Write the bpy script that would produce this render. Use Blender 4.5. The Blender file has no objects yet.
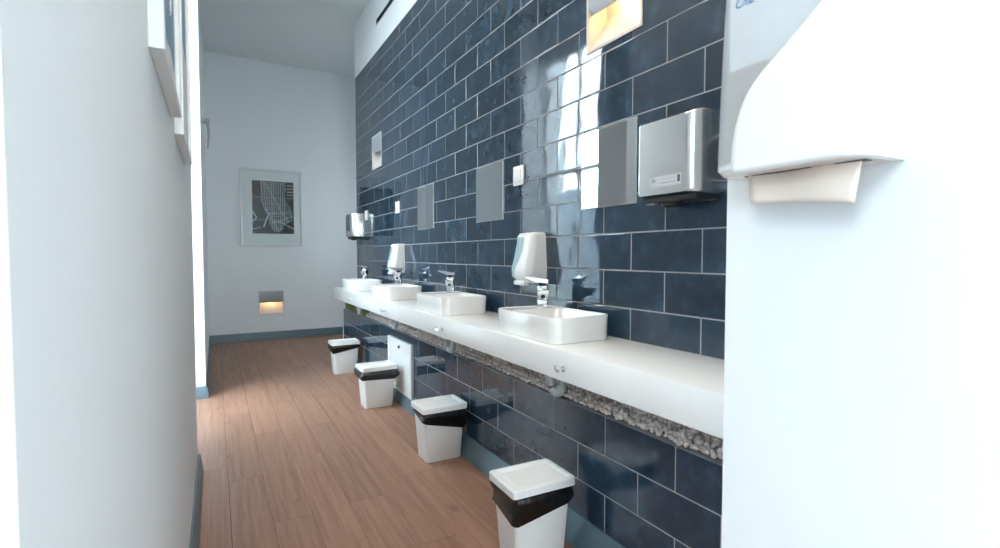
import bpy, bmesh, math, random
from mathutils import Vector, Matrix
random.seed(7)
PI = math.pi
SC = bpy.context.scene
COL = SC.collection

# ------------------------------------------------------------------ camera
cam_d = bpy.data.cameras.new('camera')
cam = bpy.data.objects.new('camera', cam_d)
COL.objects.link(cam)
cam.location = (0, 0, 1.155)
cam.rotation_euler = (PI / 2 - 0.0377, 0, -0.5136)
cam_d.sensor_width = 36.0
cam_d.lens = 505.09 * 36 / 1000
cam_d.clip_start = 0.02
cam_d.dof.use_dof = True
cam_d.dof.focus_distance = 2.6
cam_d.dof.aperture_fstop = 5.0
SC.camera = cam
# ------------------------------------------------------------------ sky and daylight
world = bpy.data.worlds.new('overcast_sky')
SC.world = world
world.use_nodes = True
bg = world.node_tree.nodes['Background']
bg.inputs['Color'].default_value = (0.76, 0.90, 1.0, 1)
bg.inputs['Strength'].default_value = 20.0
SC.cycles.caustics_reflective = False
SC.cycles.caustics_refractive = False
SC.cycles.sample_clamp_indirect = 8.0
VS = SC.view_settings
SC.display_settings.display_device = 'sRGB'
VS.view_transform = 'Standard'
VS.look = 'None'
VS.exposure = 0.1
VS.gamma = 1.0
VS.use_curve_mapping = False
def portal(name, loc, rot, sx, sy):
    d = bpy.data.lights.new(name, 'AREA')
    d.shape = 'RECTANGLE'; d.size = sx; d.size_y = sy
    d.cycles.is_portal = True
    o = bpy.data.objects.new(name, d); COL.objects.link(o)
    o.location = loc; o.rotation_euler = rot
portal('daylight_portal_niche', (-0.40, 4.225, 1.75), (0, -PI / 2, 0), 3.2, 0.91)
portal('daylight_portal_entry', (-0.50, -0.175, 1.55), (0, -PI / 2, 0), 1.5, .65)
portal('daylight_portal_passage', (2.64, 6.475, 1.65), (0, PI / 2, 0), 1.3, .25)
portal('daylight_portal_back', (0.4, -2.34, 1.3), (PI / 2, 0, PI), .8, 1.8)
def area(name, loc, rot, sx, sy, power, colr):
    d = bpy.data.lights.new(name, 'AREA')
    d.shape = 'RECTANGLE'; d.size = sx; d.size_y = sy; d.energy = power; d.color = colr
    o = bpy.data.objects.new(name, d); COL.objects.link(o)
    o.location = loc; o.rotation_euler = rot
    return o

# ------------------------------------------------------------------ materials
MATS = {}
def srgb(r, g, b):
    f = lambda c: (c / 255 / 12.92) if c / 255 <= 0.04045 else ((c / 255 + 0.055) / 1.055) ** 2.4
    return (f(r), f(g), f(b), 1)
def new_mat(name):
    m = bpy.data.materials.new(name); m.use_nodes = True
    MATS[name] = m
    nt = m.node_tree
    return m, nt, nt.nodes['Principled BSDF']
def mix_col(nt, fac, a, b):
    n = nt.nodes.new('ShaderNodeMix'); n.data_type = 'RGBA'
    if fac is not None: nt.links.new(fac, n.inputs[0])
    for s, v in ((6, a), (7, b)):
        if isinstance(v, tuple): n.inputs[s].default_value = v
        else: nt.links.new(v, n.inputs[s])
    return n.outputs[2]
def noise(nt, scale, detail=3, rough=0.5, vec=None):
    n = nt.nodes.new('ShaderNodeTexNoise')
    n.inputs['Scale'].default_value = scale
    n.inputs['Detail'].default_value = detail
    n.inputs['Roughness'].default_value = rough
    if vec is not None: nt.links.new(vec, n.inputs['Vector'])
    return n.outputs['Fac']
def geo_pos(nt, scale=(1, 1, 1)):
    g = nt.nodes.new('ShaderNodeNewGeometry')
    mp = nt.nodes.new('ShaderNodeMapping')
    nt.links.new(g.outputs['Position'], mp.inputs['Vector'])
    mp.inputs['Scale'].default_value = scale
    return mp.outputs['Vector']
def bump(nt, bsdf, h, strength, dist=0.01):
    b = nt.nodes.new('ShaderNodeBump')
    b.inputs['Strength'].default_value = strength
    b.inputs['Distance'].default_value = dist
    nt.links.new(h, b.inputs['Height'])
    nt.links.new(b.outputs['Normal'], bsdf.inputs['Normal'])
def ramp(nt, fac, stops):
    r = nt.nodes.new('ShaderNodeValToRGB')
    nt.links.new(fac, r.inputs['Fac'])
    e = r.color_ramp.elements
    while len(e) < len(stops): e.new(0.5)
    for i, (p, c) in enumerate(stops):
        e[i].position = p; e[i].color = c
    return r.outputs['Color']
def plain(name, c, rough=0.5, metal=0.0, var=0.04, nscale=12, spec=0.5, bmp=0.0, bscale=60, coat=0.0):
    m, nt, b = new_mat(name)
    v = geo_pos(nt)
    dark = tuple(x * (1 - var) for x in c[:3]) + (1,)
    lite = tuple(min(1, x * (1 + var)) for x in c[:3]) + (1,)
    nt.links.new(mix_col(nt, noise(nt, nscale, 3, 0.5, v), dark, lite), b.inputs['Base Color'])
    b.inputs['Roughness'].default_value = rough
    b.inputs['Metallic'].default_value = metal
    b.inputs['Specular IOR Level'].default_value = spec
    b.inputs['Coat Weight'].default_value = coat
    if bmp: bump(nt, b, noise(nt, bscale, 4, 0.6, v), bmp, 0.004 if bmp < .5 else .008)
    return m
plain('wall_paint', srgb(232, 236, 238), 0.6, var=0.015, nscale=3, bmp=0.04, bscale=90, spec=0.3)
plain('ceiling_paint', srgb(222, 226, 226), 0.75, var=0.01, nscale=2)
plain('skirting_vinyl', srgb(92, 113, 124), 0.38, var=0.06, nscale=9)
plain('white_gloss', srgb(236, 236, 234), 0.18, var=0.01)
plain('ceramic', srgb(243, 241, 238), 0.09, var=0.01, coat=0.3)
plain('counter_stone', srgb(240, 240, 238), 0.16, var=0.012, nscale=30)
plain('white_plastic', srgb(236, 236, 234), 0.32, var=0.015)
plain('window_frame_paint', srgb(240, 240, 240), 0.4, var=0.01)
plain('tinted_plastic', srgb(165, 190, 200), 0.2, var=0.03)
plain('pvc_pipe', srgb(178, 186, 188), 0.35, var=0.05)
plain('black_bag', srgb(14, 14, 15), 0.2, var=0.3, nscale=25, bmp=.6, bscale=30)
plain('grey_bag', srgb(44, 47, 50), 0.25, var=0.3, nscale=25, bmp=0.7, bscale=45)
plain('chrome', (0.82, 0.84, 0.86, 1), 0.06, metal=1, var=0.01)
plain('dark_metal', srgb(38, 42, 46), 0.4, metal=0.7, var=0.1)
plain('nozzle_plastic', srgb(22, 25, 28), 0.45, var=0.1)
plain('mirror_silver', (0.80, 0.84, 0.85, 1), 0.015, metal=1, var=0.005)
plain('mirror_edge', srgb(225, 230, 230), 0.2, var=0.01)
plain('lamp_white', srgb(214, 208, 202), 0.5, var=0.01)
plain('lamp_grey', srgb(168, 172, 176), 0.45, metal=0.3, var=0.02)
plain('frame_white', srgb(226, 228, 228), 0.35, var=0.01)
plain('frame_grey', srgb(216, 221, 223), 0.25, var=0.01)
plain('mat_board', srgb(226, 230, 231), 0.5, var=0.01)
plain('map_dark', srgb(30, 36, 41), 0.35, var=0.25, nscale=14)
plain('map_land', srgb(62, 72, 79), 0.35, var=0.3, nscale=22)
plain('map_line', srgb(205, 213, 217), 0.4, var=0.12, nscale=20)
plain('print_blue', srgb(120, 152, 174), 0.45, var=0.12, nscale=10)
plain('print_white', srgb(216, 224, 228), 0.5, var=0.02)
plain('ink_blue', srgb(24, 98, 158), 0.4, var=0.02)
plain('ink_grey', srgb(70, 74, 78), 0.4, var=0.02)
plain('plate_steel', srgb(205, 207, 208), 0.35, metal=0.2, var=0.02)
plain('paper', srgb(224, 208, 196), 0.85, var=0.03, nscale=25, bmp=0.12, bscale=120)
plain('paper_stack', srgb(150, 138, 130), 0.85, var=0.04, nscale=30)
plain('vent_dark', srgb(40, 42, 44), 0.6)
plain('garden_render', srgb(150, 158, 165), 0.9, var=0.12, nscale=2)
plain('lawn', srgb(95, 110, 85), 0.95, var=0.2, nscale=3)
plain('moss_green', srgb(126, 128, 82), 0.85, var=0.35, nscale=45)
plain('grout', srgb(148, 151, 154), 0.85, var=0.08, nscale=40)

def tile_material():
    m, nt, b = new_mat('tile_glaze')
    v = geo_pos(nt)
    oi = nt.nodes.new('ShaderNodeObjectInfo')
    fine = noise(nt, 15, 3, 0.55, v)
    big = noise(nt, 7, 3, 0.5, v)
    c1 = ramp(nt, fine, [(0.28, srgb(33, 49, 62)), (0.55, srgb(45, 65, 82)), (0.78, srgb(66, 93, 113))])
    c2 = mix_col(nt, big, c1, srgb(36, 53, 68))
    hs = nt.nodes.new('ShaderNodeHueSaturation')
    mr = nt.nodes.new('ShaderNodeMapRange')
    nt.links.new(oi.outputs['Random'], mr.inputs['Value'])
    mr.inputs['To Min'].default_value = 0.82; mr.inputs['To Max'].default_value = 1.2
    nt.links.new(mr.outputs['Result'], hs.inputs['Value'])
    nt.links.new(c2, hs.inputs['Color'])
    nt.links.new(hs.outputs['Color'], b.inputs['Base Color'])
    b.inputs['Roughness'].default_value = 0.045
    b.inputs['IOR'].default_value = 1.60
    vs = geo_pos(nt, (1, 1, 0.6))
    bump(nt, b, noise(nt, 8, 1, 0.4, vs), 0.17, 0.010)
    return m
tile_material()

def wood_material():
    m, nt, b = new_mat('oak_plank')
    oi = nt.nodes.new('ShaderNodeObjectInfo')
    g = nt.nodes.new('ShaderNodeNewGeometry')
    add = nt.nodes.new('ShaderNodeVectorMath'); add.operation = 'ADD'
    cmb = nt.nodes.new('ShaderNodeCombineXYZ')
    mul = nt.nodes.new('ShaderNodeMath'); mul.operation = 'MULTIPLY'; mul.inputs[1].default_value = 37
    nt.links.new(oi.outputs['Random'], mul.inputs[0])
    nt.links.new(mul.outputs[0], cmb.inputs['X']); nt.links.new(mul.outputs[0], cmb.inputs['Z'])
    nt.links.new(g.outputs['Position'], add.inputs[0]); nt.links.new(cmb.outputs[0], add.inputs[1])
    mp = nt.nodes.new('ShaderNodeMapping'); nt.links.new(add.outputs[0], mp.inputs['Vector'])
    mp.inputs['Scale'].default_value = (20, 0.9, 1)
    grain = noise(nt, 2.2, 6, 0.62, mp.outputs['Vector'])
    c1 = ramp(nt, grain, [(0.25, srgb(122, 88, 70)), (0.5, srgb(147, 110, 90)), (0.78, srgb(164, 127, 105))])
    mp2 = nt.nodes.new('ShaderNodeMapping'); nt.links.new(add.outputs[0], mp2.inputs['Vector'])
    mp2.inputs['Scale'].default_value = (7, 3.2, 1)
    knot = noise(nt, 1.3, 2, 0.5, mp2.outputs['Vector'])
    kf = ramp(nt, knot, [(0.70, (0, 0, 0, 1)), (0.80, (0.75, 0.75, 0.75, 1))])
    c2 = mix_col(nt, kf, c1, srgb(98, 68, 54))
    hs = nt.nodes.new('ShaderNodeHueSaturation')
    mr = nt.nodes.new('ShaderNodeMapRange')
    nt.links.new(oi.outputs['Random'], mr.inputs['Value'])
    mr.inputs['To Min'].default_value = 0.93; mr.inputs['To Max'].default_value = 1.05
    nt.links.new(mr.outputs['Result'], hs.inputs['Value']); nt.links.new(c2, hs.inputs['Color'])
    nt.links.new(hs.outputs['Color'], b.inputs['Base Color'])
    b.inputs['Roughness'].default_value = 0.42
    bump(nt, b, grain, 0.06, 0.004)
wood_material()
plain('floor_joint', srgb(62, 44, 36), 0.8, var=0.1)

def steel_material():
    m, nt, b = new_mat('brushed_steel')
    v = geo_pos(nt, (1, 1, 60))
    n = noise(nt, 6, 3, 0.6, v)
    nt.links.new(mix_col(nt, n, (0.72, 0.72, 0.72, 1), (0.82, 0.82, 0.82, 1)), b.inputs['Base Color'])
    b.inputs['Metallic'].default_value = 1
    b.inputs['Roughness'].default_value = 0.24
steel_material()

def pebble_material():
    m, nt, b = new_mat('pebbles')
    v = geo_pos(nt)
    vo = nt.nodes.new('ShaderNodeTexVoronoi'); vo.inputs['Scale'].default_value = 70
    nt.links.new(v, vo.inputs['Vector'])
    sep = nt.nodes.new('ShaderNodeSeparateColor'); nt.links.new(vo.outputs['Color'], sep.inputs['Color'])
    c = ramp(nt, sep.outputs['Red'], [(0.0, srgb(196, 188, 183)), (0.5, srgb(224, 216, 211)), (1.0, srgb(242, 236, 232))])
    nt.links.new(c, b.inputs['Base Color']); b.inputs['Roughness'].default_value = 0.7
pebble_material()

def emit(name, c, s):
    m, nt, b = new_mat(name)
    b.inputs['Base Color'].default_value = (0.8, 0.8, 0.8, 1)
    b.inputs['Emission Color'].default_value = c
    b.inputs['Emission Strength'].default_value = s
emit('fill_glow', (1.0, 0.93, 0.84, 1), 12)  # glow of the added ceiling fill panels
emit('fill_glow_warm', (1.0, 0.85, 0.70, 1), 23)  # warmer, stronger glow for the added fill panel nearest the viewer
emit('lamp_glow', (1.0, 0.62, 0.26, 1), 10)

def glass(name, tint, mixv):
    m, nt, b = new_mat(name)
    out = nt.nodes['Material Output']
    tr = nt.nodes.new('ShaderNodeBsdfTransparent'); tr.inputs['Color'].default_value = tint
    gl = nt.nodes.new('ShaderNodeBsdfGlossy'); gl.inputs['Roughness'].default_value = 0.02
    mx = nt.nodes.new('ShaderNodeMixShader'); mx.inputs[0].default_value = mixv
    nt.links.new(tr.outputs[0], mx.inputs[1]); nt.links.new(gl.outputs[0], mx.inputs[2])
    nt.links.new(mx.outputs[0], out.inputs['Surface'])
glass('window_glass', (0.97, 0.985, 0.985, 1), 0.02)

def frosted():
    m, nt, b = new_mat('frosted_cover')
    out = nt.nodes['Material Output']
    b.inputs['Base Color'].default_value = srgb(232, 234, 236)
    b.inputs['Roughness'].default_value = 0.25
    tr = nt.nodes.new('ShaderNodeBsdfTransparent'); tr.inputs['Color'].default_value = (0.92, 0.95, 0.97, 1)
    mx = nt.nodes.new('ShaderNodeMixShader')
    nz = noise(nt, 40, 2, 0.5, geo_pos(nt))
    mr = nt.nodes.new('ShaderNodeMapRange'); nt.links.new(nz, mr.inputs['Value'])
    mr.inputs['To Min'].default_value = 0.60; mr.inputs['To Max'].default_value = 0.63
    nt.links.new(mr.outputs['Result'], mx.inputs[0])
    nt.links.new(b.outputs[0], mx.inputs[1]); nt.links.new(tr.outputs[0], mx.inputs[2])
    nt.links.new(mx.outputs[0], out.inputs['Surface'])
frosted()

# ------------------------------------------------------------------ mesh helpers
def box(bm, x0, x1, y0, y1, z0, z1, bev=0.0, seg=1):
    vs = [bm.verts.new((x, y, z)) for x in (x0, x1) for y in (y0, y1) for z in (z0, z1)]
    fs = [bm.faces.new([vs[i] for i in q]) for q in
          ((0, 1, 3, 2), (4, 6, 7, 5), (0, 4, 5, 1), (2, 3, 7, 6), (0, 2, 6, 4), (1, 5, 7, 3))]
    if bev:
        es = list({e for f in fs for e in f.edges})
        bmesh.ops.bevel(bm, geom=es, offset=bev, segments=seg, profile=0.5, affect='EDGES')
    return bm
def BX(*a, **k): return box(bmesh.new(), *a, **k)
def loft(bm, rings, cap0=True, cap1=True, closed=True):
    vr = [[bm.verts.new(p) for p in r] for r in rings]
    n = len(vr[0])
    for a, b in zip(vr, vr[1:]):
        for i in range(n if closed else n - 1):
            j = (i + 1) % n
            bm.faces.new((a[i], a[j], b[j], b[i]))
    if cap0: bm.faces.new(list(reversed(vr[0])))
    if cap1: bm.faces.new(vr[-1])
    return bm
def rr(cx, cy, w, d, r, z, n=5):
    """rounded rectangle ring in the xy plane"""
    r = min(r, w / 2 - 1e-4, d / 2 - 1e-4); pts = []
    for sx, sy, a0 in ((1, 1, 0), (-1, 1, PI / 2), (-1, -1, PI), (1, -1, 1.5 * PI)):
        for k in range(n + 1):
            a = a0 + PI / 2 * k / n
            pts.append((cx + sx * (w / 2 - r) + r * math.cos(a), cy + sy * (d / 2 - r) + r * math.sin(a), z))
    return pts
def rr_x(cy, cz, w, h, r, x, n=4):
    """rounded rectangle ring standing in the yz plane at x"""
    return [(x, a, b) for a, b, _ in rr(cy, cz, w, h, r, 0, n)]
def tube(bm, pts, rad, n=10, caps=True):
    rings = []
    P = [Vector(p) for p in pts]
    for i, p in enumerate(P):
        t = ((P[i + 1] - p) if i == 0 else (p - P[i - 1]) if i == len(P) - 1 else (P[i + 1] - P[i - 1])).normalized()
        up = Vector((0, 0, 1)) if abs(t.z) < 0.9 else Vector((0, 1, 0))
        a = t.cross(up).normalized(); b = t.cross(a).normalized()
        r = rad[i] if isinstance(rad, (list, tuple)) else rad
        rings.append([tuple(p + a * math.cos(2 * PI * k / n) * r + b * math.sin(2 * PI * k / n) * r) for k in range(n)])
    return loft(bm, rings, caps, caps)
def prism(bm, poly, axis, a0, a1):
    """polygon of (u,v) extruded along an axis: x -> (y,z), y -> (x,z), z -> (x,y)"""
    def P(u, v, a): return {'x': (a, u, v), 'y': (u, a, v), 'z': (u, v, a)}[axis]
    return loft(bm, [[P(u, v, a0) for u, v in poly], [P(u, v, a1) for u, v in poly]])
def obj(name, bm, mat, parent=None, loc=None, smooth=0.6, kind=None):
    if isinstance(bm, bmesh.types.BMesh):
        bmesh.ops.recalc_face_normals(bm, faces=bm.faces[:])
        me = bpy.data.meshes.new(name); bm.to_mesh(me); bm.free()
        if smooth:
            me.shade_smooth(); me.set_sharp_from_angle(angle=smooth)
        me.materials.append(MATS[mat])
    else: me = bm
    o = bpy.data.objects.new(name, me); COL.objects.link(o)
    if parent: o.parent = parent
    if loc: o.location = loc
    if kind: o['kind'] = kind
    return o
def tag(o, label, cat, group=None):
    o['label'] = label; o['category'] = cat
    if group: o['group'] = group
    return o
def thing(name, label, cat, loc=(0, 0, 0), rotz=0, group=None):
    o = bpy.data.objects.new(name, None); COL.objects.link(o)
    o.location = loc; o.rotation_euler = (0, 0, rotz); o.empty_display_size = 0.05
    return tag(o, label, cat, group)
def struct(name, bm, mat, label, cat):
    o = obj(name, bm, mat, smooth=0.5); o['kind'] = 'structure'
    return tag(o, label, cat)
def copy_tree(root, loc, label):
    def cp(o, par):
        c = o.copy(); COL.objects.link(c); c.parent = par
        for ch in o.children: cp(ch, c)
        return c
    r = cp(root, None); r.location = loc; r['label'] = label
    return r
def slab_cells(y0, y1, z0, z1, holes, x0, x1, axis='x'):
    """a wall slab with rectangular holes, as joined boxes"""
    bm = bmesh.new()
    ys = sorted({y0, y1} | {v for h in holes for v in h[:2] if y0 < v < y1})
    zs = sorted({z0, z1} | {v for h in holes for v in h[2:] if z0 < v < z1})
    for a, b in zip(ys, ys[1:]):
        for c, d in zip(zs, zs[1:]):
            m, n = (a + b) / 2, (c + d) / 2
            if any(h[0] < m < h[1] and h[2] < n < h[3] for h in holes): continue
            if axis == 'x': box(bm, x0, x1, a, b, c, d)
            else: box(bm, a, b, x0, x1, c, d)
    bmesh.ops.remove_doubles(bm, verts=bm.verts[:], dist=1e-5)
    seen = {}
    for f in bm.faces[:]:
        k = tuple(sorted(v.index for v in f.verts))
    bm.verts.index_update()
    for f in bm.faces[:]:
        k = tuple(sorted(v.index for v in f.verts)); seen.setdefault(k, []).append(f)
    bmesh.ops.delete(bm, geom=[f for l in seen.values() if len(l) > 1 for f in l], context='FACES')
    return bm

# ------------------------------------------------------------------ layout constants (metres)
WU = 1.422           # face of the upper tiles
WL = 1.262           # face of the lower tiles
XL = -0.100          # near left wall
XF = -0.083          # far left wall
Y_TILE_END = 5.87
Y_END = 7.55
Y_PART = 0.724       # end of the near right wall
X_PART = 0.98
CEIL = 3.755
TILE_TOP = 3.155
CT_TOP, CT_BOT, CT_X = 0.816, 0.706, 1.066
LW_TOP = 0.549
TH, TL = 0.15, 0.3318
LAMPS = [(1.425, 1.752, 2.02, 2.35), (4.85, 5.177, 2.02, 2.35)]   # y0,y1,z0,z1 in the tile wall
STEP = (0.502, 0.822, 0.345, 0.668)                                 # x0,x1,z0,z1 in the end wall

# ------------------------------------------------------------------ floor with planks
FX0, FX1, FY0, FY1 = -0.62, 2.66, -2.3, 7.6
floor = struct('floor', BX(FX0 - .1, FX1 + .1, FY0 - .1, FY1 + .1, -0.06, -0.0035), 'floor_joint',
               'brown wood plank floor running the length of the washroom', 'floor')
PW, PLN = 0.1615, 1.22
plank_cache = {}
def plank_mesh(l):
    k = round(l, 3)
    if k not in plank_cache:
        bm = bmesh.new(); h = PW / 2 - 0.0010; e = l / 2 - 0.0010; c = 0.0015
        loft(bm, [[(-h, -e, -.003), (h, -e, -.003), (h, e, -.003), (-h, e, -.003)],
                  [(-h, -e, -.001), (h, -e, -.001), (h, e, -.001), (-h, e, -.001)],
                  [(-h + c, -e + c, 0), (h - c, -e + c, 0), (h - c, e - c, 0), (-h + c, e - c, 0)]])
        bmesh.ops.recalc_face_normals(bm, faces=bm.faces[:])
        me = bpy.data.meshes.new('plank'); bm.to_mesh(me); bm.free(); me.materials.append(MATS['oak_plank'])
        plank_cache[k] = me
    return plank_cache[k]
fixed = {1: 2.34, 2: 3.06, 3: 2.36, 4: 3.09}
k0 = math.floor((FX0 - 0.039) / PW)
k = k0
while 0.039 + k * PW < FX1:
    xc = 0.039 + (k + 0.5) * PW
    ph = fixed.get(k, random.uniform(0, PLN)) % PLN
    y = FY0 - PLN + (ph - FY0) % PLN
    while y < FY1:
        a, b = max(y, FY0), min(y + PLN, FY1)
        if b - a > 0.05:
            obj('plank', plank_mesh(b - a), None, floor, (xc, (a + b) / 2, 0))
        y += PLN
    k += 1

# ------------------------------------------------------------------ walls
struct('ceiling', BX(-0.75, 2.8, -2.45, 7.75, CEIL, CEIL + .15), 'ceiling_paint', 'flat pale grey ceiling above the washroom', 'ceiling')
struct('wall_left', BX(-0.45, XL, 0.377, 3.10, 0, CEIL), 'wall_paint', 'smooth pale wall close on the left with framed pictures', 'wall')
struct('wall_left_far', BX(-0.62, XF, 4.70, Y_END, 0, CEIL), 'wall_paint', 'pale wall beyond the window niche on the left', 'wall')
NW = (3.76, 4.685, 0.12, 3.30)     # niche window
struct('wall_niche', slab_cells(3.0, 4.75, 0, CEIL, [NW], -0.48, -0.36), 'wall_paint', 'pale back wall of the window niche', 'wall')
struct('wall_niche_side', BX(-0.52, -0.44, 2.94, 3.10, 0, CEIL), 'wall_paint', 'near side of the window niche', 'wall')
EW = (-.5, 0.15, 0.8, 2.3)    # entry window
struct('wall_left_entry', slab_cells(-2.3, 0.5, 0, CEIL, [EW], -0.58, -0.45), 'wall_paint', 'pale wall around the entry window', 'wall')
BWN = (0, .8, .4, 2.2)  # added rear window, unseen, sends fill light down the room
struct('wall_back', slab_cells(-0.6, 1.7, 0, CEIL, [BWN], -2.45, -2.3, 'y'), 'wall_paint', 'pale wall behind the viewer', 'wall')
struct('wall_right', BX(X_PART, 1.60, -2.3, Y_PART, 0, CEIL), 'wall_paint', 'bright white wall on the right carrying the paper towel dispenser', 'wall')
struct('wall_end', slab_cells(-0.62, 2.75, 0, CEIL, [STEP], Y_END, Y_END + .16, 'y'), 'wall_paint', 'pale end wall with the framed map', 'wall')
PWN = (6.35, 6.6, 1.0, 2.3)      # added passage window, unseen, brightens the end wall
struct('wall_passage_right', slab_cells(5.5, Y_END + .1, 0, CEIL, [PWN], 2.60, 2.72), 'wall_paint', 'pale wall of the passage behind the tiled wall', 'wall')
struct('wall_passage_near', BX(1.60, 2.62, 5.6, 5.75, 0, CEIL), 'wall_paint', 'pale wall closing the passage behind the tiled wall', 'wall')
struct('wall_tile_upper_band', slab_cells(Y_PART, Y_TILE_END, TILE_TOP, CEIL, [(2.2, 4.98, 3.405, 3.45)], WU - 0.002, 1.60), 'wall_paint', 'white painted band above the dark tiles', 'wall')
vent = thing('air_vent', 'long narrow dark air slot in the white band above the tiles', 'vent', (WU, 3.6, 3.405))
obj('slot_back', BX(0.03, 0.05, -1.4, 1.38, 0, .045), 'vent_dark', vent)
bm = bmesh.new()
box(bm, -0.006, 0.03, -1.4, 1.388, -.006, 0.0); box(bm, -0.006, 0.03, -1.4, 1.388, .045, .051); box(bm, -0.006, 0.03, 1.38, 1.388, 0, .045)
obj('slot_trim', bm, 'frame_grey', vent)

tw = struct('wall_tiled', slab_cells(Y_PART, Y_TILE_END, 0, TILE_TOP, LAMPS, WU + 0.0011, 1.60), 'grout',
            'tall wall of glossy dark blue tiles behind the sinks', 'wall')
lw = struct('wall_counter_base', BX(WL + 0.0011, WU + .002, Y_PART, Y_TILE_END, 0, LW_TOP - .001), 'grout',
            'low tiled wall under the counter', 'wall')
tcache = {}
def tile_mesh(w, h):
    key = (round(w, 3), round(h, 3))
    if key not in tcache:
        bm = bmesh.new(); a, b = w / 2 - .0021, h / 2 - .0021
        def ring(x, i): return [(x, -a + i, -b + i), (x, a - i, -b + i), (x, a - i, b - i), (x, -a + i, b - i)]
        loft(bm, [ring(.006, 0), ring(.0016, 0), ring(.0005, .0009), ring(0, .0028)])
        bmesh.ops.recalc_face_normals(bm, faces=bm.faces[:])
        me = bpy.data.meshes.new('tile'); bm.to_mesh(me); bm.free()
        me.materials.append(MATS['tile_glaze']); tcache[key] = me
    return tcache[key]
def tile_cut(y0, y1, z0, z1, holes, x):
    """a tile notched around a lamp"""
    bm = slab_cells(y0 + .0017, y1 - .0017, z0 + .0017, z1 - .0017, holes, x, x + .006)
    return bm
def put_tile(par, x, y0, y1, z0, z1, holes=()):
    if y1 - y0 < .012 or z1 - z0 < .012: return
    hit = [h for h in holes if h[0] < y1 and h[1] > y0 and h[2] < z1 and h[3] > z0]
    if hit:
        h = hit[0]
        if h[0] <= y0 and h[1] >= y1 and h[2] <= z0 and h[3] >= z1: return
        bm = tile_cut(y0, y1, z0, z1, hit, x)
        if len(bm.faces) < 4: bm.free(); return
        obj('tile', bm, 'tile_glaze', par, smooth=0)
        return
    o = obj('tile', tile_mesh(y1 - y0, z1 - z0), None, par, (x, (y0 + y1) / 2, (z0 + z1) / 2))
    s = min(1, (y1 - y0) / TL)
    o.rotation_euler = (0, random.gauss(0, .0011), random.gauss(0, .0011) * s)
Z0 = 0.943; YU = 1.1435
for r in range(-1, 15):
    z0 = Z0 + r * TH; z1 = min(z0 + TH, TILE_TOP)
    off = YU if r % 2 else YU + TL * 0.485
    y = off - 3 * TL
    while y < Y_TILE_END:
        put_tile(tw, WU, max(y, Y_PART), min(y + TL, Y_TILE_END), max(z0, CT_TOP), z1, LAMPS)
        y += TL
YLW = 1.1038
for r in range(3):
    z1 = LW_TOP - r * TH
    off = YLW if r % 2 == 0 else YLW + TL * 0.49
    y = off - 3 * TL
    while y < Y_TILE_END:
        put_tile(lw, WL, max(y, Y_PART), min(y + TL, Y_TILE_END - .006), z1 - TH, z1)
        y += TL
obj('corner_trim', BX(WL - .004, WL + .02, Y_TILE_END - .006, Y_TILE_END + .012, 0, LW_TOP), 'white_gloss', lw)
obj('end_face', BX(WL + .02, WU + .002, Y_TILE_END, Y_TILE_END + .012, 0, LW_TOP - .001), 'wall_paint', lw)
obj('end_face', BX(WU - .001, 1.60, Y_TILE_END, Y_TILE_END + .012, 0, CEIL), 'wall_paint', tw)

# skirting boards
def skirting(name, poly_h, along, a0, a1, base, side, label):
    """cove profile: poly is (offset from wall, z)"""
    prof = [(0, 0), (poly_h[0], 0), (poly_h[0] * .92, .03), (poly_h[1], poly_h[2] - .012), (poly_h[1] * .6, poly_h[2]), (0, poly_h[2])]
    bm = bmesh.new()
    if along == 'y': prism(bm, [(base + side * u, v) for u, v in prof], 'y', a0, a1)
    else: prism(bm, [(base + side * u, v) for u, v in prof], 'x', a0, a1)
    return struct(name, bm, 'skirting_vinyl', label, 'baseboard')
skirting('baseboard_left', (.026, .014, .1), 'y', 0.379, 3.10, XL, 1, 'blue grey skirting along the near left wall')
skirting('baseboard_niche', (.02, .012, .095), 'x', -0.36, XF, 4.70, -1, 'short blue grey skirting on the niche return')
skirting('baseboard_left_far', (.02, .012, .095), 'y', 4.68, Y_END, XF, 1, 'blue grey skirting along the far left wall')
skirting('baseboard_end', (.02, .012, .105), 'x', XF, 2.6, Y_END, -1, 'blue grey skirting along the end wall')
skirting('baseboard_counter', (.045, .014, .108), 'y', Y_PART, Y_TILE_END, WL, -1, 'blue grey skirting under the low tiled wall')

# windows and what is outside
def window(name, y0, y1, z0, z1, x, bars_y, bars_z, label):
    w = BX(x - .03, x + .03, y0, y0 + .03, z0, z1)
    box(w, x - .03, x + .03, y1 - .03, y1, z0, z1)
    box(w, x - .03, x + .03, y0 + .03, y1 - .03, z0, z0 + .05)
    box(w, x - .03, x + .03, y0 + .03, y1 - .03, z1 - .05, z1)
    o = struct(name, w, 'window_frame_paint', label, 'window')
    ys = [y0 + .03] + bars_y + [y1 - .03]; zs = [z0 + .05] + bars_z + [z1 - .05]
    for b in bars_y: obj('mullion', BX(x - .02, x + .02, b - .016, b + .016, z0 + .05, z1 - .05), 'window_frame_paint', o)
    for b in bars_z: obj('transom', BX(x - .022, x + .022, y0 + .03, y1 - .03, b - .018, b + .018), 'window_frame_paint', o)
    for a, b in zip(ys, ys[1:]):
        for c, d in zip(zs, zs[1:]):
            obj('pane', BX(x - .003, x + .003, a, b, c, d), 'window_glass', o)
window('window_1', *NW, -0.42, [4.15], [2.02], 'tall bright window in the left niche')
bw = BX(0, .05, -2.40, -2.35, .4, 2.2)
box(bw, .75, .8, -2.40, -2.35, .4, 2.2); box(bw, .05, .75, -2.40, -2.35, .4, .45); box(bw, .05, .75, -2.40, -2.35, 2.15, 2.2)
bwo = struct('fill_window_back', bw, 'window_frame_paint', 'added window for fill light, unseen behind the viewer', 'window')
obj('pane', BX(.05, .75, -2.378, -2.372, .45, 2.15), 'window_glass', bwo)
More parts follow.
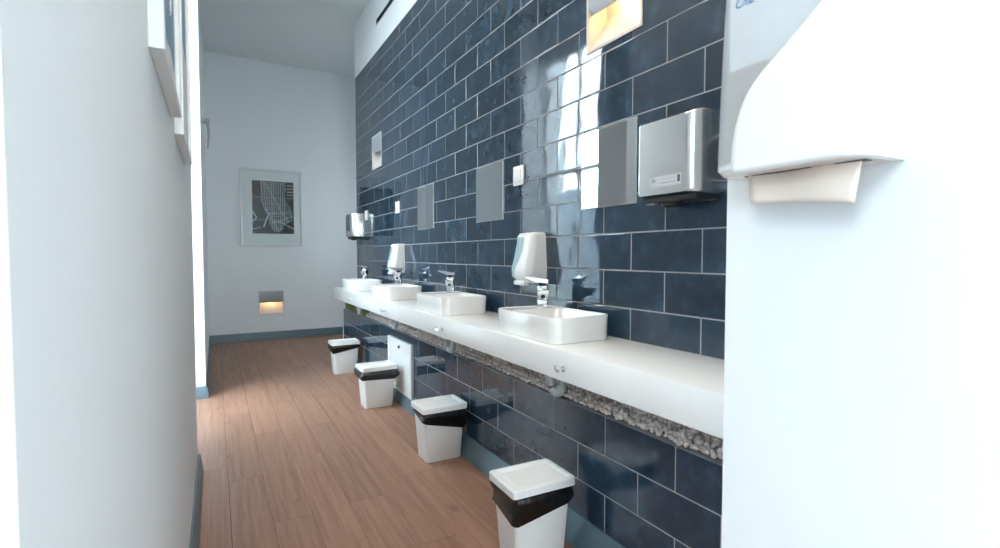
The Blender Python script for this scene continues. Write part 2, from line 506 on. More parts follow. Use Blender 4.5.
window('fill_window_passage', *PWN, 2.66, [], [], 'added unseen window brightening the passage and the end wall')
window('window_2', *EW, -0.515, [-0.2], [], 'tall entry window beside the viewer')
struct('wall_outside', BX(-3.2, -3.0, -4, 9, -.3, 2.35), 'garden_render', 'grey rendered wall outside the windows', 'wall')
struct('ground_outside', BX(-3.0, -.68, -4, 9, -.3, -.12), 'lawn', 'strip of ground outside the windows', 'ground')

# unseen glowing panels added under the ceiling as fill light
for (x, y, lab) in ((.42, .95, 'added square fill light panel, unseen, nearest to the viewer'), (.42, 2.25, 'added square fill light panel, unseen, over the second sink'), (.42, 3.55, 'added square fill light panel, unseen, over the third sink'), (.25, -1.2, 'added square fill light panel, unseen, behind the viewer')):
    c = thing('fill_panel', lab, 'fill light', (x, y, CEIL), 0, 'added square fill panels')
    bm = bmesh.new()
    for q in ((-.3, .3, -.3, -.28), (-.3, .3, .28, .3), (-.3, -.28, -.28, .28), (.28, .3, -.28, .28)): box(bm, *q, -.03, 0)
    obj('frame', bm, 'window_frame_paint', c)
    obj('diffuser', BX(-.28, .28, -.28, .28, -.022, -.004), 'fill_glow_warm' if 0 < y < 1.5 else 'fill_glow', c)

# ------------------------------------------------------------------ counter, gravel
ctr = obj('counter', BX(CT_X, WU + .0008, Y_PART + .001, 5.45, CT_BOT, CT_TOP, bev=.004, seg=2), 'counter_stone')
tag(ctr, 'long thick white counter carrying four sinks along the tiled wall', 'counter')
verts, faces = [], []
ico = bmesh.new(); bmesh.ops.create_icosphere(ico, subdivisions=1, radius=1)
iv = [v.co.copy() for v in ico.verts]; jf = [[v.index for v in f.verts] for f in ico.faces]; ico.free()
bm = bmesh.new(); bmesh.ops.create_icosphere(bm, subdivisions=2, radius=1)
iv2 = [v.co.copy() for v in bm.verts]; jf2 = [[v.index for v in f.verts] for f in bm.faces]; bm.free()
def pebble(x, y, z, r):
    V, F = (iv2, jf2) if y < 2.2 else (iv, jf)
    m = Matrix.Rotation(random.uniform(0, 6), 3, 'Z') @ Matrix.Rotation(random.uniform(0, 6), 3, 'X')
    s = Vector((r * random.uniform(.8, 1.25), r * random.uniform(.8, 1.25), r * random.uniform(.6, .95)))
    b = len(verts)
    for v in V: verts.append(tuple(m @ Vector((v.x * s.x, v.y * s.y, v.z * s.z)) + Vector((x, y, z))))
    for f in F: faces.append([i + b for i in f])
y = Y_PART + .02
while y < 4.93:
    for lay in range(9):
        x = WL + .013 + lay * .0205 + random.uniform(-.004, .004)
        if x > WU - .015: continue
        top = LW_TOP + .014 + min(.030, (x - WL) * .55)
        z = LW_TOP + .0125
        while z < top:
            r = random.uniform(.0078, .0118)
            pebble(x + random.uniform(-.003, .003), y + random.uniform(-.006, .006), z + random.uniform(0, .006), r)
            z += .015
    y += .0205
me = bpy.data.meshes.new('gravel'); me.from_pydata(verts, [], faces); me.shade_smooth()
me.materials.append(MATS['pebbles'])
gr = bpy.data.objects.new('gravel', me); COL.objects.link(gr); gr['kind'] = 'stuff'
tag(gr, 'pale grey pebbles filling the ledge under the counter', 'gravel')

# dry moss at the far end of the ledge
random.seed(3)
mv, mf = [], []
for i in range(1500):
    t = random.random(); yy = 4.965 + t * .84; xx = WL + .012 + abs(random.gauss(0, .025)); zz = LW_TOP + .004
    a = random.uniform(0, 2 * PI); l = random.uniform(.05, .10) * (0.7 + .5 * t); w = .004
    lean = random.uniform(.1, .8)
    dx, dy = math.cos(a), math.sin(a)
    if dx < 0: dx *= .3
    b = len(mv); xx = min(xx, WU - .05)
    p0 = (xx - dy * w, yy + dx * w, zz); p1 = (xx + dy * w, yy - dx * w, zz)
    m0 = (xx + dx * l * lean * .5 - dy * w, yy + dy * l * lean * .5 + dx * w, zz + l * .65)
    m1 = (xx + dx * l * lean * .5 + dy * w, yy + dy * l * lean * .5 - dx * w, zz + l * .65)
    tp = (min(xx + dx * l * lean, WU - .01), max(4.95, min(yy + dy * l * lean, 5.85)), zz + l)
    mv += [p0, p1, m0, m1, tp]; mf += [(b, b + 1, b + 3, b + 2), (b + 2, b + 3, b + 4)]
me = bpy.data.meshes.new('moss'); me.from_pydata(mv, [], mf); me.materials.append(MATS['moss_green'])
mo = bpy.data.objects.new('moss', me); COL.objects.link(mo); mo['kind'] = 'stuff'
tag(mo, 'olive green dried moss at the far end of the pebble ledge', 'moss')

# ------------------------------------------------------------------ sinks, faucets, valves, traps
def make_sink():
    t = thing('vessel_sink', '', 'sink', group='vessel sinks on the counter')
    w, d, h = .284, .455, .101
    R = [rr(0, 0, w - .010, d - .010, .040, 0), rr(0, 0, w - .003, d - .003, .043, .003), rr(0, 0, w, d, .045, .05), rr(0, 0, w + .004, d + .004, .047, h - .004),
         rr(0, 0, w + .001, d + .001, .046, h), rr(0, 0, w - .010, d - .010, .041, h), rr(0, 0, w - .014, d - .014, .039, h - .003),
         rr(0, -.045, w - .022, d - .112, .036, h - .0035), rr(0, -.045, w - .028, d - .122, .036, h - .014), rr(0, -.045, w - .05, d - .16, .05, h - .055), rr(0, -.045, w - .10, d - .22, .05, h - .078),
         rr(0, -.045, .05, .05, .0249, h - .084)]
    obj('basin', loft(bmesh.new(), R), 'ceramic', t)
    bm = bmesh.new(); loft(bm, [rr(0, -.045, .044, .044, .0219, h - .084), rr(0, -.045, .044, .044, .0219, h - .080), rr(0, -.045, .03, .03, .0149, h - .079)])
    obj('drain', bm, 'chrome', t)
    return t
def make_faucet():
    t = thing('faucet', '', 'faucet', rotz=-.55, group='chrome faucets at the sinks')
    bm = loft(bmesh.new(), [rr(0, 0, .052, .052, .008, 0), rr(0, 0, .052, .052, .008, .005), rr(0, 0, .047, .047, .006, .0055), rr(0, 0, .047, .047, .006, .094), rr(0, 0, .043, .043, .006, .098)])
    obj('body', bm, 'chrome', t)
    sp = bmesh.new()
    prism(sp, [(-.020, .030), (-.074, .060), (-.080, .070), (-.077, .082), (-.020, .090)], 'x', -.0225, .0225)
    bmesh.ops.bevel(sp, geom=sp.edges[:], offset=.002, segments=2, affect='EDGES')
    s = obj('spout', sp, 'chrome', t)
    obj('neck', loft(bmesh.new(), [rr(0, 0, .034, .034, .0169, .098), rr(0, 0, .034, .034, .0169, .112)]), 'dark_metal', t)
    lv = bmesh.new()
    prism(lv, [(.024, .110), (.026, .128), (-.012, .134), (-.078, .142), (-.082, .136), (-.026, .114)], 'y', -.021, .021)
    bmesh.ops.bevel(lv, geom=lv.edges[:], offset=.002, segments=2, affect='EDGES')
    obj('lever', lv, 'chrome', t)
    obj('aerator', loft(bmesh.new(), [rr(-.0, -.066, .018, .018, .0089, .046), rr(0, -.066, .018, .018, .0089, .060)]), 'dark_metal', s)
    return t
def make_valve():
    t = thing('angle_valve', '', 'valve', group='small chrome valves on the counter edge')
    def dsk(x0, x1, r): return loft(bmesh.new(), [rr_x(0, 0, 2 * r, 2 * r, r - .0001, x0), rr_x(0, 0, 2 * r, 2 * r, r - .0001, x1)])
    obj('rosette', dsk(.0012, -.006, .011), 'chrome', t)
    obj('stem', dsk(-.006, -.035, .0045), 'chrome', t)
    obj('handle', tube(bmesh.new(), [(-.036, .004, .016), (-.036, .002, .004), (-.036, -.006, -.001), (-.034, -.024, .001)], [.004, .0048, .0048, .0035], 8), 'chrome', t)
    return t
def make_trap():
    t = thing('drain_trap', '', 'pipe', group='grey drain pipes under the counter')
    obj('tailpiece', tube(bmesh.new(), [(0, 0, 0), (0, 0, -.05), (0, -.004, -.075)], .020, 14), 'pvc_pipe', t)
    obj('coupling_nut', tube(bmesh.new(), [(0, 0, -.028), (0, 0, -.05)], .026, 12), 'pvc_pipe', t)
    pts = [(0, -.004, -.075)] + [(.0, -.004 - .034 * (1 - math.cos(a)), -.075 - .03 * math.sin(a)) for a in [PI * k / 8 for k in range(1, 9)]] + [(0.0, -.075, -.045), (.03, -.085, -.03), (.10, -.09, -.03)]
    obj('u_bend', tube(bmesh.new(), pts, .017, 12), 'pvc_pipe', t)
    obj('wall_sleeve', tube(bmesh.new(), [(.10, -.09, -.03), (.165, -.09, -.03)], .022, 12), 'pvc_pipe', t)
    return t
SY = [1.75, 2.795, 3.85, 4.91]
where = ['nearest to the white right wall', 'second from the white right wall', 'third from the white right wall', 'farthest, by the end of the counter']
s0, f0, v0, t0 = make_sink(), make_faucet(), make_valve(), make_trap()
VY = [1.43, 2.525, 3.56, 4.645]
for i, y in enumerate(SY):
    items = [(s0, (1.236, y + .008, CT_TOP + .0005), 'white rectangular ceramic vessel sink on the counter, ' + where[i]),
             (f0, (1.236 + .083, y + .188, CT_TOP + .0985), 'chrome lever faucet on the sink ' + where[i]),
             (v0, (CT_X, VY[i], .752), 'chrome valve on the counter front below the sink ' + where[i]),
             (t0, (1.185, y - .07, CT_BOT), 'grey plastic drain pipe under the sink ' + where[i])]
    for src, loc, lab in items:
        if i == 0:
            src.location = loc; src['label'] = lab
        else: copy_tree(src, loc, lab)

# ------------------------------------------------------------------ waste bins
def make_bin(loc, rz, bag, bottoms, bulge, label):
    t = thing('waste_bin', label, 'bin', loc, rz, 'white lidded bins along the low wall')
    W, D, H = .245, .175, .292
    bm = loft(bmesh.new(), [rr(0, 0, W - .04, D - .032, .012, 0), rr(0, 0, W - .036, D - .028, .014, .004), rr(0, 0, W, D, .016, H - .01), rr(0, 0, W, D, .016, H),
                            rr(0, 0, W - .006, D - .006, .014, H), rr(0, 0, W - .008, D - .008, .014, H - .05), rr(0, 0, W - .046, D - .038, .012, .006)])
    obj('body', bm, 'white_plastic', t)
    # bag collar folded over the rim: bottoms = drop at (-x+y, -x-y, +x-y, +x+y)
    rings = []; N = 10
    base = rr(0, 0, W + .008, D + .008, .018, 0, 11)
    random.seed(int(loc[1] * 100))
    ph = [random.uniform(0, 6) for _ in range(4)]
    def drop(x, y):
        u = min(1, max(0, x / W + .5)); v = min(1, max(0, y / D + .5))
        return (bottoms[1] * (1 - u) + bottoms[2] * u) * (1 - v) + (bottoms[0] * (1 - u) + bottoms[3] * u) * v
    for k in range(N + 1):
        f = k / N; ring = []
        for x, y, _ in base:
            a = math.atan2(y, x)
            dr = drop(x, y) * f + .006 * f * math.sin(5 * a + ph[0])
            off = bulge * math.sin(PI * min(1, f * .95 + .05)) + .005 * math.sin(7 * a + ph[1] + 6 * f) * f * (1 - .5 * f) + .0035 * math.sin(15 * a + ph[2] - 5 * f) * (1 - f * .5) + .002 * math.sin(29 * a + 9 * f)
            z = H - .002 - dr
            sh = 1 - max(0, (H - z)) * .13
            s = sh + max(0, off) / .1
            ring.append((x * s, y * s * 1.0, z))
        rings.append(ring)
    obj('bag', loft(bmesh.new(), rings, False, False), bag, t, smooth=1.2)
    # lid with a stepped recess
    l, d, z = .272, .205, H + .002
    bm = loft(bmesh.new(), [rr(0, 0, l - .012, d - .012, .010, z - .010), rr(0, 0, l - .002, d - .002, .012, z - .010), rr(0, 0, l, d, .013, z + .016), rr(0, 0, l - .006, d - .006, .012, z + .021),
                            rr(0, 0, l - .034, d - .034, .010, z + .021), rr(0, 0, l - .040, d - .040, .010, z + .008), rr(0, 0, l - .080, d - .070, .010, z + .008), rr(0, 0, l - .086, d - .076, .010, z + .012)])
    obj('lid', bm, 'white_plastic', t, smooth=.45)
    return t
make_bin((1.045, 1.605, 0), -.03, 'black_bag', (.075, .112, .075, .06), .004, 'white lidded bin with a black bag, nearest to the viewer')
make_bin((1.105, 2.67, 0), .0, 'black_bag', (.022, .058, .125, .11), .002, 'white lidded bin with a black bag, second from the viewer')
make_bin((1.066, 3.83, 0), .04, 'grey_bag', (.075, .072, .085, .08), .018, 'white lidded bin with a bulging grey bag beside the access panel')
make_bin((1.093, 5.06, 0), .0, 'black_bag', (.070, .080, .045, .05), .008, 'white lidded bin with a black bag, farthest along the low wall')

# ------------------------------------------------------------------ access panel on the low wall
ap = thing('access_panel', 'white framed access panel on the low tiled wall', 'panel', (WL, 3.815, .085))
bm = bmesh.new()
w, h = .285, .405
for a in ((-w, -w + .035, 0, h), (w - .035, w, 0, h), (-w + .035, w - .035, 0, .035), (-w + .035, w - .035, h - .035, h)):
    box(bm, -.024, 0, *a, bev=.003)
obj('frame', bm, 'white_gloss', ap)
dr = obj('door', BX(-.017, -.004, -w + .036, w - .036, .036, h - .036, bev=.002), 'white_gloss', ap)
obj('inset', BX(-.0185, -.016, -w + .065, w - .065, .065, h - .085, bev=.001), 'white_gloss', dr)
obj('lock', tube(bmesh.new(), [(-.017, 0, h - .055), (-.026, 0, h - .055)], .012, 14), 'dark_metal', dr)

# ------------------------------------------------------------------ mirrors and switches on the tiles
for i, (y, lab) in enumerate([(1.612, 'square frameless mirror on the tiles beside the near steel hand dryer'), (2.645, 'square frameless mirror on the tiles above the second sink, left of a white switch'),
                              (3.685, 'square frameless mirror on the tiles above the farther sinks')]):
    m = thing('mirror', lab, 'mirror', (WU, y, 1.355), 0, 'square mirrors on the tiled wall')
    obj('glass', BX(-.0075, -.006, -.163, .163, .002, .328), 'mirror_silver', m)
    obj('backing', BX(-.006, 0, -.165, .165, 0, .33), 'mirror_edge', m)
for i, (y, lab) in enumerate([(2.31, 'white square wall switch between two mirrors on the tiles'), (4.36, 'white wall switch left of the far mirror'), (5.42, 'white wall switch beside the far steel hand dryer')]):
    s = thing('wall_switch', lab, 'switch', (WU, y, 1.525), 0, 'white switches on the tiled wall')
    obj('plate', BX(-.010, 0, -.052, .052, 0, .104, bev=.004, seg=2), 'white_plastic', s)
    obj('rocker', BX(-.0145, -.009, -.03, .03, .022, .082, bev=.002), 'white_plastic', s)

# ------------------------------------------------------------------ soap dispensers on the tiles
def soap(loc, label):
    t = thing('soap_dispenser', label, 'dispenser', loc, 0, 'white soap dispensers on the tiled wall')
    prof = [(0, .070, .148, .03), (.004, .086, .160, .035), (.03, .108, .176, .04), (.07, .112, .178, .04), (.12, .100, .172, .04), (.19, .086, .164, .035), (.236, .078, .158, .03), (.248, .068, .148, .025), (.252, .05, .13, .02)]
    R = []
    for z, dep, wd, r in prof:
        ring = [(min(x, 0), y, z) for x, y, z in rr(0, 0, 2 * dep, wd, r, z, 6)]
        R.append(ring)
    obj('body', loft(bmesh.new(), R), 'white_plastic', t, smooth=0.9)
    # tinted window along the far side, with a wavy edge
    rows = []
    for k in range(13):
        z = .012 + k * .018
        for (za, da, wa, ra), (zb, db, wb, rb) in zip(prof, prof[1:]):
            if za <= z <= zb:
                f = (z - za) / (zb - za); dep, wd = da + (db - da) * f, wa + (wb - wa) * f
        r = .04
        y0 = wd * (.10 + .16 * math.cos(k / 12 * PI * 1.1 + .3))
        path = []
        for j in range(9):
            s = j / 8
            if s < .4: path.append((-dep - .002, y0 + (wd / 2 - r - y0) * s / .4 if y0 < wd / 2 - r else wd / 2 - r, z))
            else:
                a = (s - .4) / .6 * PI / 2
                path.append((-(dep - r) - r * math.cos(a) - .002 * math.cos(a), wd / 2 - r + r * math.sin(a) + .002, z))
        path.append((-.012, wd / 2 + .002, z))
        rows.append(path)
    obj('window', loft(bmesh.new(), rows, False, False, closed=False), 'tinted_plastic', t)
    obj('push_bar', BX(-.112, -.08, -.055, .045, -.010, .012, bev=.006, seg=2), 'white_plastic', t)
    return t
soap((WU, 2.14, 1.015), 'white soap dispenser on the tiles above the sink nearest to the right wall')
soap((WU, 4.27, 1.00), 'white soap dispenser on the tiles between the two farther sinks')

# ------------------------------------------------------------------ hand dryers
def dryer(loc, label, mat_front='brushed_steel'):
    t = thing('hand_dryer', label, 'hand dryer', loc, 0, 'steel hand dryers on the tiled wall')
    # rings from wall outwards (x negative), yz rounded rectangles; slightly leaning front
    R = [rr_x(0, .137, .252, .262, .010, 0), rr_x(0, .137, .252, .262, .010, -.100), rr_x(.004, .136, .236, .252, .012, -.122), rr_x(.008, .133, .200, .244, .012, -.134)]
    obj('cover', loft(bmesh.new(), R), 'brushed_steel', t)
    nz = obj('outlet_base', BX(-.112, -.004, -.115, .115, -.012, .008, bev=.003), 'nozzle_plastic', t)
    obj('outlet', tube(bmesh.new(), [(-.07, .02, -.010), (-.07, .02, -.026)], [.034, .028], 16), 'nozzle_plastic', t)
    obj('sensor', BX(-.102, -.074, .07, .105, -.016, -.011), 'lamp_grey', nz)
    for yy in (-.105, -.03, .095): obj('screw', tube(bmesh.new(), [(-.03, yy, -.011), (-.03, yy, -.016)], .005, 8), 'chrome', nz)
    pl = obj('label_plate', BX(-.1352, -.133, -.075, .055, .035, .073, bev=.0006), 'plate_steel', t)
    cu = bpy.data.curves.new('logo', 'FONT'); cu.body = 'Jet'; cu.size = .017; cu.shear = .35; cu.extrude = .0001
    tmp = bpy.data.objects.new('tmp', cu); COL.objects.link(tmp)
    dg = bpy.context.evaluated_depsgraph_get(); me = bpy.data.meshes.new_from_object(tmp.evaluated_get(dg)); bpy.data.objects.remove(tmp)
    me.materials.clear(); me.materials.append(MATS['ink_grey'])
    lo = bpy.data.objects.new('logo', me); COL.objects.link(lo); lo.parent = pl
    lo.matrix_local = Matrix.Translation((-.1356, .05, .053)) @ Matrix.Rotation(-PI / 2, 4, 'Z') @ Matrix.Rotation(PI / 2, 4, 'X')
    bm = bmesh.new(); box(bm, -.1356, -.135, -.052, .012, .046, .0475); box(bm, -.1356, -.135, -.07, -.06, .044, .066); box(bm, -.1356, -.135, -.07, .05, .0712, .0722)
    obj('print_lines', bm, 'ink_grey', pl)
    return t
dryer((WU, 1.192, 1.345), 'steel hand dryer beside the white right wall')
dryer((WU, 5.70, 1.345), 'steel hand dryer at the far end of the tiled wall')

# ------------------------------------------------------------------ recessed wall lamps
def wall_lamp(loc, rz, label, power, glow='lamp_glow', s=.327, hgt=.33, slope=.1):
    """local frame: wall plane x=0, room at -x, recess towards +x, y across, z up"""
    t = thing('recessed_lamp', label, 'wall lamp', loc, rz, 'square recessed wall lamps')
    a = s / 2; zl = hgt * .50
    # recess: sides, sloped back, top
    bm = bmesh.new()
    def Q(*p): bm.faces.new([bm.verts.new(q) for q in p])
    i = a - .010
    Q((0, -i, .012), (0, i, .012), (slope, i, zl), (slope, -i, zl))
    Q((slope, -i, zl), (slope, i, zl), (slope, i, hgt - .015), (slope, -i, hgt - .015))
    Q((.006, -i, hgt - .015), (.006, i, hgt - .015), (slope, i, hgt - .015), (slope, -i, hgt - .015))
    for y in (-i + .0015, i - .0015): Q((0, y, .012), (slope, y, zl), (slope, y, hgt - .015), (0, y, hgt - .015))
    bmesh.ops.remove_doubles(bm, verts=bm.verts[:], dist=1e-5)
    obj('recess', bm, 'lamp_white', t, smooth=.3)
    bm = bmesh.new()
    x0, x1 = -.004, .02
    box(bm, x0, x1, -a, -i, 0, hgt); box(bm, x0, x1, i, a, 0, hgt); box(bm, x0, x1, -i, i, 0, .012); box(bm, x0, x1, -i, i, hgt - .012, hgt)
    obj('frame', bm, 'lamp_white', t)
    lip = bmesh.new()
    prism(lip, [(-.003, zl + .03), (.012, zl), (.018, zl), (.018, hgt - .012), (-.003, hgt - .012)], 'y', -i, i)
    obj('lip', lip, 'lamp_grey', t)
    obj('bulb', tube(bmesh.new(), [(.055, -i * .55, zl + .075), (.055, i * .55, zl + .075)], .012, 10), glow, t)
    if not power: return t
    d = bpy.data.lights.new('lamp_light', 'POINT'); d.energy = power; d.color = (1.0, .62, .28); d.shadow_soft_size = .012
    L = bpy.data.objects.new('lamp_light', d); COL.objects.link(L); L.parent = t; L.location = (.055, 0, zl + .045)
    return t
wall_lamp((WU, 1.5885, 2.02), 0, 'square recessed lamp glowing warm above the steel hand dryer', 0.9)
wall_lamp((WU, 5.0135, 2.02), 0, 'square recessed lamp high on the far end of the tiles', 0, 'lamp_grey')
wall_lamp((.662, Y_END, .345), PI / 2, 'square recessed lamp glowing low on the end wall', 0.4, 'lamp_glow', .32, .323)

# ------------------------------------------------------------------ framed map on the end wall
mp = thing('framed_map', 'framed black and white street map hanging on the end wall', 'picture', (.69, Y_END, 1.28))
bm = bmesh.new(); a, h = .388, 1.03
for q in ((-a, -a + .028, 0, h), (a - .028, a, 0, h), (-a + .028, a - .028, 0, .028), (-a + .028, a - .028, h - .028, h)):
    box(bm, q[0], q[1], -.028, 0, q[2], q[3], bev=.003)
obj('frame', bm, 'frame_grey', mp)
mt = obj('mat_board', BX(-a + .028, a - .028, -.010, -.001, .028, h - .028), 'mat_board', mp)
mx0, mx1, mz0, mz1 = -.243, .275, .165, .875
pr_ = obj('map_sheet', BX(mx0, mx1, -.0115, -.0095, mz0, mz1), 'map_dark', mt)
random.seed(11)
MW, MH = mx1 - mx0, mz1 - mz0
def mpt(u, v): return (mx0 + u * MW, mz0 + v * MH)
land = [(.20, 1), (.22, .82), (.20, .66), (.27, .5), (.36, .34), (.42, .18), (.50, .06), (.60, .03), (.70, .07), (.74, .17), (.92, .25), (.96, .34), (.90, .48), (.80, .6), (.76, .72), (.80, .84), (.78, 1)]
bm = bmesh.new(); prism(bm, [mpt(u, v) for u, v in land], 'y', -.0122, -.0117)
bmesh.ops.triangulate(bm, faces=bm.faces[:])
obj('map_land', bm, 'map_land', pr_, smooth=0)
def inside(u, v):
    c = False
    for (a1, b1), (a2, b2) in zip(land, land[1:] + land[:1]):
        if (b1 > v) != (b2 > v) and u < (a2 - a1) * (v - b1) / (b2 - b1) + a1: c = not c
    return c
def street(bm, p, q, w):
    (x0, z0), (x1, z1) = mpt(*p), mpt(*q)
    l = math.hypot(x1 - x0, z1 - z0)
    if l < 1e-4: return
    nx, nz = -(z1 - z0) / l * w / 2, (x1 - x0) / l * w / 2
    vs = [bm.verts.new((x, -.0126, z)) for x, z in ((x0 + nx, z0 + nz), (x1 + nx, z1 + nz), (x1 - nx, z1 - nz), (x0 - nx, z0 - nz))]
    bm.faces.new(vs)
bm = bmesh.new()
def clip_street(p, q, w):
    run = None; n = 40
    for k in range(n + 1):
        f = k / n; pt = (p[0] + (q[0] - p[0]) * f, p[1] + (q[1] - p[1]) * f)
        if inside(*pt) and 0 <= pt[0] <= 1 and 0 <= pt[1] <= 1:
            if run is None: run = pt
            last = pt
        elif run is not None:
            street(bm, run, last, w); run = None
    if run is not None: street(bm, run, last, w)
for k in range(11): clip_street((.22 + k * .058, 1), (.30 + k * .045, .05), random.choice([.003, .004, .006]))
for k in range(22): clip_street((.1, .08 + k * .043 + random.uniform(-.01, .01)), (1, .06 + k * .043 + random.uniform(-.01, .01)), random.choice([.0025, .003, .005]))
for p, q in (((.28, .98), (.66, .5)), ((.3, .5), (.62, .05)), ((.62, .5), (.97, .12)), ((.36, .38), (.9, .42)), ((.45, .2), (.95, .34))): clip_street(p, q, .007)
for p, q, w in (((0, .70), (.22, .68), .004), ((0, .25), (.34, .27), .004), ((.62, .24), (.99, .1), .008), ((0, .42), (.10, .30), .012), ((.10, .30), (0, .22), .008), ((.26, .12), (.36, .34), .016), ((.78, .70), (1, .68), .004), ((.0, .08), (.2, .12), .006)):
    street(bm, p, q, w)
for k in range(4):
    for j in range(5): street(bm, (.84 + j * .03, .93 - k * .06), (.86 + j * .03, .93 - k * .06), .012)
for p, q in zip(land, land[1:]): street(bm, p, q, .004)
obj('map_streets', bm, 'map_line', pr_, smooth=0)
obj('glass', BX(-a + .028, a - .028, -.0205, -.0185, .028, h - .028), 'window_glass', mp)

# ------------------------------------------------------------------ pictures on the left wall
def picture(loc, w, h, label, art):
    t = thing('framed_picture', label, 'picture', loc, 0, 'white framed pictures on the left wall')
    bm = bmesh.new(); f = .022
    for q in ((0, f, 0, h), (w - f, w, 0, h), (f, w - f, 0, f), (f, w - f, h - f, h)): box(bm, 0, .026, *q, bev=.0015)
    obj('frame', bm, 'frame_white', t)
    m = obj('mat_board', BX(.001, .016, f, w - f, f, h - f), 'mat_board', t)
    m2 = .07
    bm = bmesh.new(); poly = [(w * .2, h * .24), (w * .34, h * .12), (w * .6, h * .15), (w * .82, h * .13), (w * .84, h * .6), (w * .78, h * .86), (w * .5, h * .9), (w * .22, h * .84)] if art else [(w * .2, h * .5), (w * .8, h * .5), (w * .8, h * .88), (w * .2, h * .88)]
    prism(bm, poly, 'x', .0155, .0168)
    p = obj('print', bm, 'print_blue', m)
    bm = bmesh.new()
    for k in range(9):
        a0 = k * .7; c = (w * .5, h * .42); r0 = .05 + .012 * k
        pts = [(.0174, c[0] + r0 * math.cos(a0 + j * .25) * .8, c[1] + r0 * math.sin(a0 + j * .25)) for j in range(9)]
        tube(bm, pts, .0012, 5)
    if art: obj('line_drawing', bm, 'print_white', p)
    else: bm.free()
    return t
picture((XL, 1.14, 1.538), .545, .74, 'white framed blue print hanging nearer on the left wall', True)
picture((XL, 1.82, 1.520), .60, .74, 'white framed picture hanging farther along the left wall', False)

# ------------------------------------------------------------------ metal latch on the far left wall
hk = thing('wall_latch', 'small grey metal latch high on the far left wall', 'latch', (XF, 4.95, 2.02))
obj('plate', BX(0, .006, -.02, .02, .12, .29, bev=.002), 'lamp_grey', hk)
obj('knob', tube(bmesh.new(), [(.006, 0, .255), (.03, 0, .255), (.052, 0, .258), (.066, 0, .256)], [.014, .018, .026, .018], 12), 'lamp_grey', hk)
obj('hanging_arm', tube(bmesh.new(), [(.05, 0, .25), (.056, 0, .18), (.052, 0, .08), (.046, 0, .03)], [.010, .009, .008, .006], 8), 'lamp_grey', hk)

# ------------------------------------------------------------------ paper towel dispenser on the right wall
pd = thing('paper_towel_dispenser', 'large white paper towel dispenser with a frosted window on the right wall', 'dispenser', (X_PART, .540, 1.315))
W2, DEP, HT = .135, .120, .40          # half width, depth, height; local: wall x=0, room -x
def outline(z, grow=0.0):
    """front outline from far wall edge round the front to near wall edge (list of (x,y))"""
    taper = 0.008 * (z / HT)
    dep = DEP - .012 * (z / HT) ** 2 + grow
    hw = W2 - taper + grow
    r = .034; pts = [(0, hw)]
    for k in range(9):
        a = PI / 2 * k / 8; pts.append((-(dep - r) - r * math.sin(a), hw - r + r * math.cos(a)))
    for k in range(1, 12): pts.append((-dep, (hw - r) * (1 - 2 * k / 12)))
    for k in range(9):
        a = PI / 2 * k / 8; pts.append((-(dep - r) - r * math.cos(a), -(hw - r) - r * math.sin(a)))
    pts.append((0, -hw - .004))
    return pts
rings = [[(x, y, z) for x, y in outline(z)] for z in (0.004, .05, .1, .15, .2, .25, .3, .35, HT)]
obj('frosted_window', loft(bmesh.new(), rings, False, True, closed=False), 'frosted_cover', pd)
SCV = [(0.0, .086), (.045, .085), (.085, .078), (.115, .068), (.145, .052), (.162, .036), (.19, .000), (.22, -.036), (.247, -.070), (.28, -.096), (.34, -.104), (HT, -.106)]
def scurve(z):
    for (a, ya), (b, yb) in zip(SCV, SCV[1:]):
        if a <= z <= b:
            f = (z - a) / (b - a); return ya + (yb - ya) * f
    return SCV[-1][1]
def sm(z): return sum(scurve(min(HT, max(0, z + d))) for d in (-.02, -.01, 0, .01, .02)) / 5
cover = []
NZ, NS = 44, 34
for i in range(NZ + 1):
    z = -.006 + (HT + .004) * i / NZ
    o = outline(max(0, z), .004); ys = sm(z)
    # arc-length walk from the front point at y=ys to the near wall edge
    st = next(k for k in range(6, len(o)) if o[k][1] <= ys)
    if abs(o[st - 1][1] - o[st][1]) > 1e-6:
        f = (o[st - 1][1] - ys) / (o[st - 1][1] - o[st][1]); p0 = (o[st - 1][0] + (o[st][0] - o[st - 1][0]) * f, ys)
    path = [p0] + o[st:]
    L = [0]
    for a, b in zip(path, path[1:]): L.append(L[-1] + math.hypot(b[0] - a[0], b[1] - a[1]))
    row = []
    for k in range(NS + 1):
        s = L[-1] * k / NS
        for j in range(len(L) - 1):
            if L[j] <= s <= L[j + 1] + 1e-9:
                f = (s - L[j]) / max(1e-9, L[j + 1] - L[j]); row.append((path[j][0] + (path[j + 1][0] - path[j][0]) * f, path[j][1] + (path[j + 1][1] - path[j][1]) * f, z)); break
    cover.append(row)
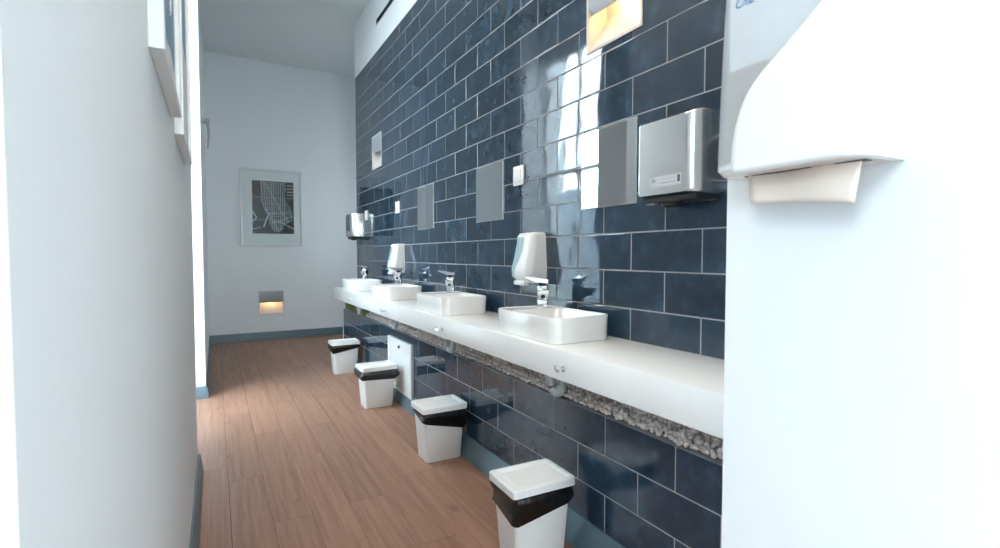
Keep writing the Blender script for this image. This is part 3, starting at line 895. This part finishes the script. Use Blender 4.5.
bm = loft(bmesh.new(), cover, False, False, closed=False)
cv = obj('cover', bm, 'white_gloss', pd, smooth=1.0)
so = cv.modifiers.new('thickness', 'SOLIDIFY'); so.thickness = .0035; so.offset = -1
# bottom tray with a slot
o = outline(0, -.001)
bt = bmesh.new()
loft(bt, [[(x * .99, y * .99, .012) for x, y in o], [(x, y, .004) for x, y in o], [(x * .93 - .0, y * .96, -.006) for x, y in o]])
obj('bottom_tray', bt, 'white_gloss', pd)
obj('slot', BX(-.070, -.050, -.118, .095, -.0075, -.0055), 'vent_dark', pd)
obj('paper_stack', BX(-.113, -.012, -.120, .108, .02, .190), 'paper_stack', pd)
cu = bpy.data.curves.new('logo', 'FONT'); cu.body = 'OIL'; cu.size = .026; cu.shear = .3; cu.extrude = .0001
tmp = bpy.data.objects.new('tmp', cu); COL.objects.link(tmp)
dg = bpy.context.evaluated_depsgraph_get(); me = bpy.data.meshes.new_from_object(tmp.evaluated_get(dg)); bpy.data.objects.remove(tmp)
me.materials.clear(); me.materials.append(MATS['ink_blue'])
lo = bpy.data.objects.new('logo', me); COL.objects.link(lo); lo.parent = pd
lo.matrix_local = Matrix.Translation((-.1138, .092, .303)) @ Matrix.Rotation(-PI / 2, 4, 'Z') @ Matrix.Rotation(PI / 2 , 4, 'X')
lo['label'] = 'blue lettering'
# the sheet hanging out
sheet = []
for i in range(9):
    f = i / 8; z = .002 - f * .062
    row = []
    for k in range(17):
        u = k / 16; y = .088 - u * (.198) - .006 * f * (1 - 2 * u) - .004 * f
        x = -.066 - .010 * f + .006 * math.sin(u * 5 + .5) * f - .004 * math.cos(u * 9) * (1 - f)
        row.append((x, y, z + .004 * math.sin(u * 2.5) * f - .018 * u * f))
    sheet.append(row)
sp = tag(obj('paper_towel', loft(bmesh.new(), sheet, False, False, closed=False), 'paper', None, (X_PART, .540, 1.315), smooth=1.5), 'folded pale paper towel hanging out of the towel dispenser', 'paper towel')
so = sp.modifiers.new('thickness', 'SOLIDIFY'); so.thickness = .0012
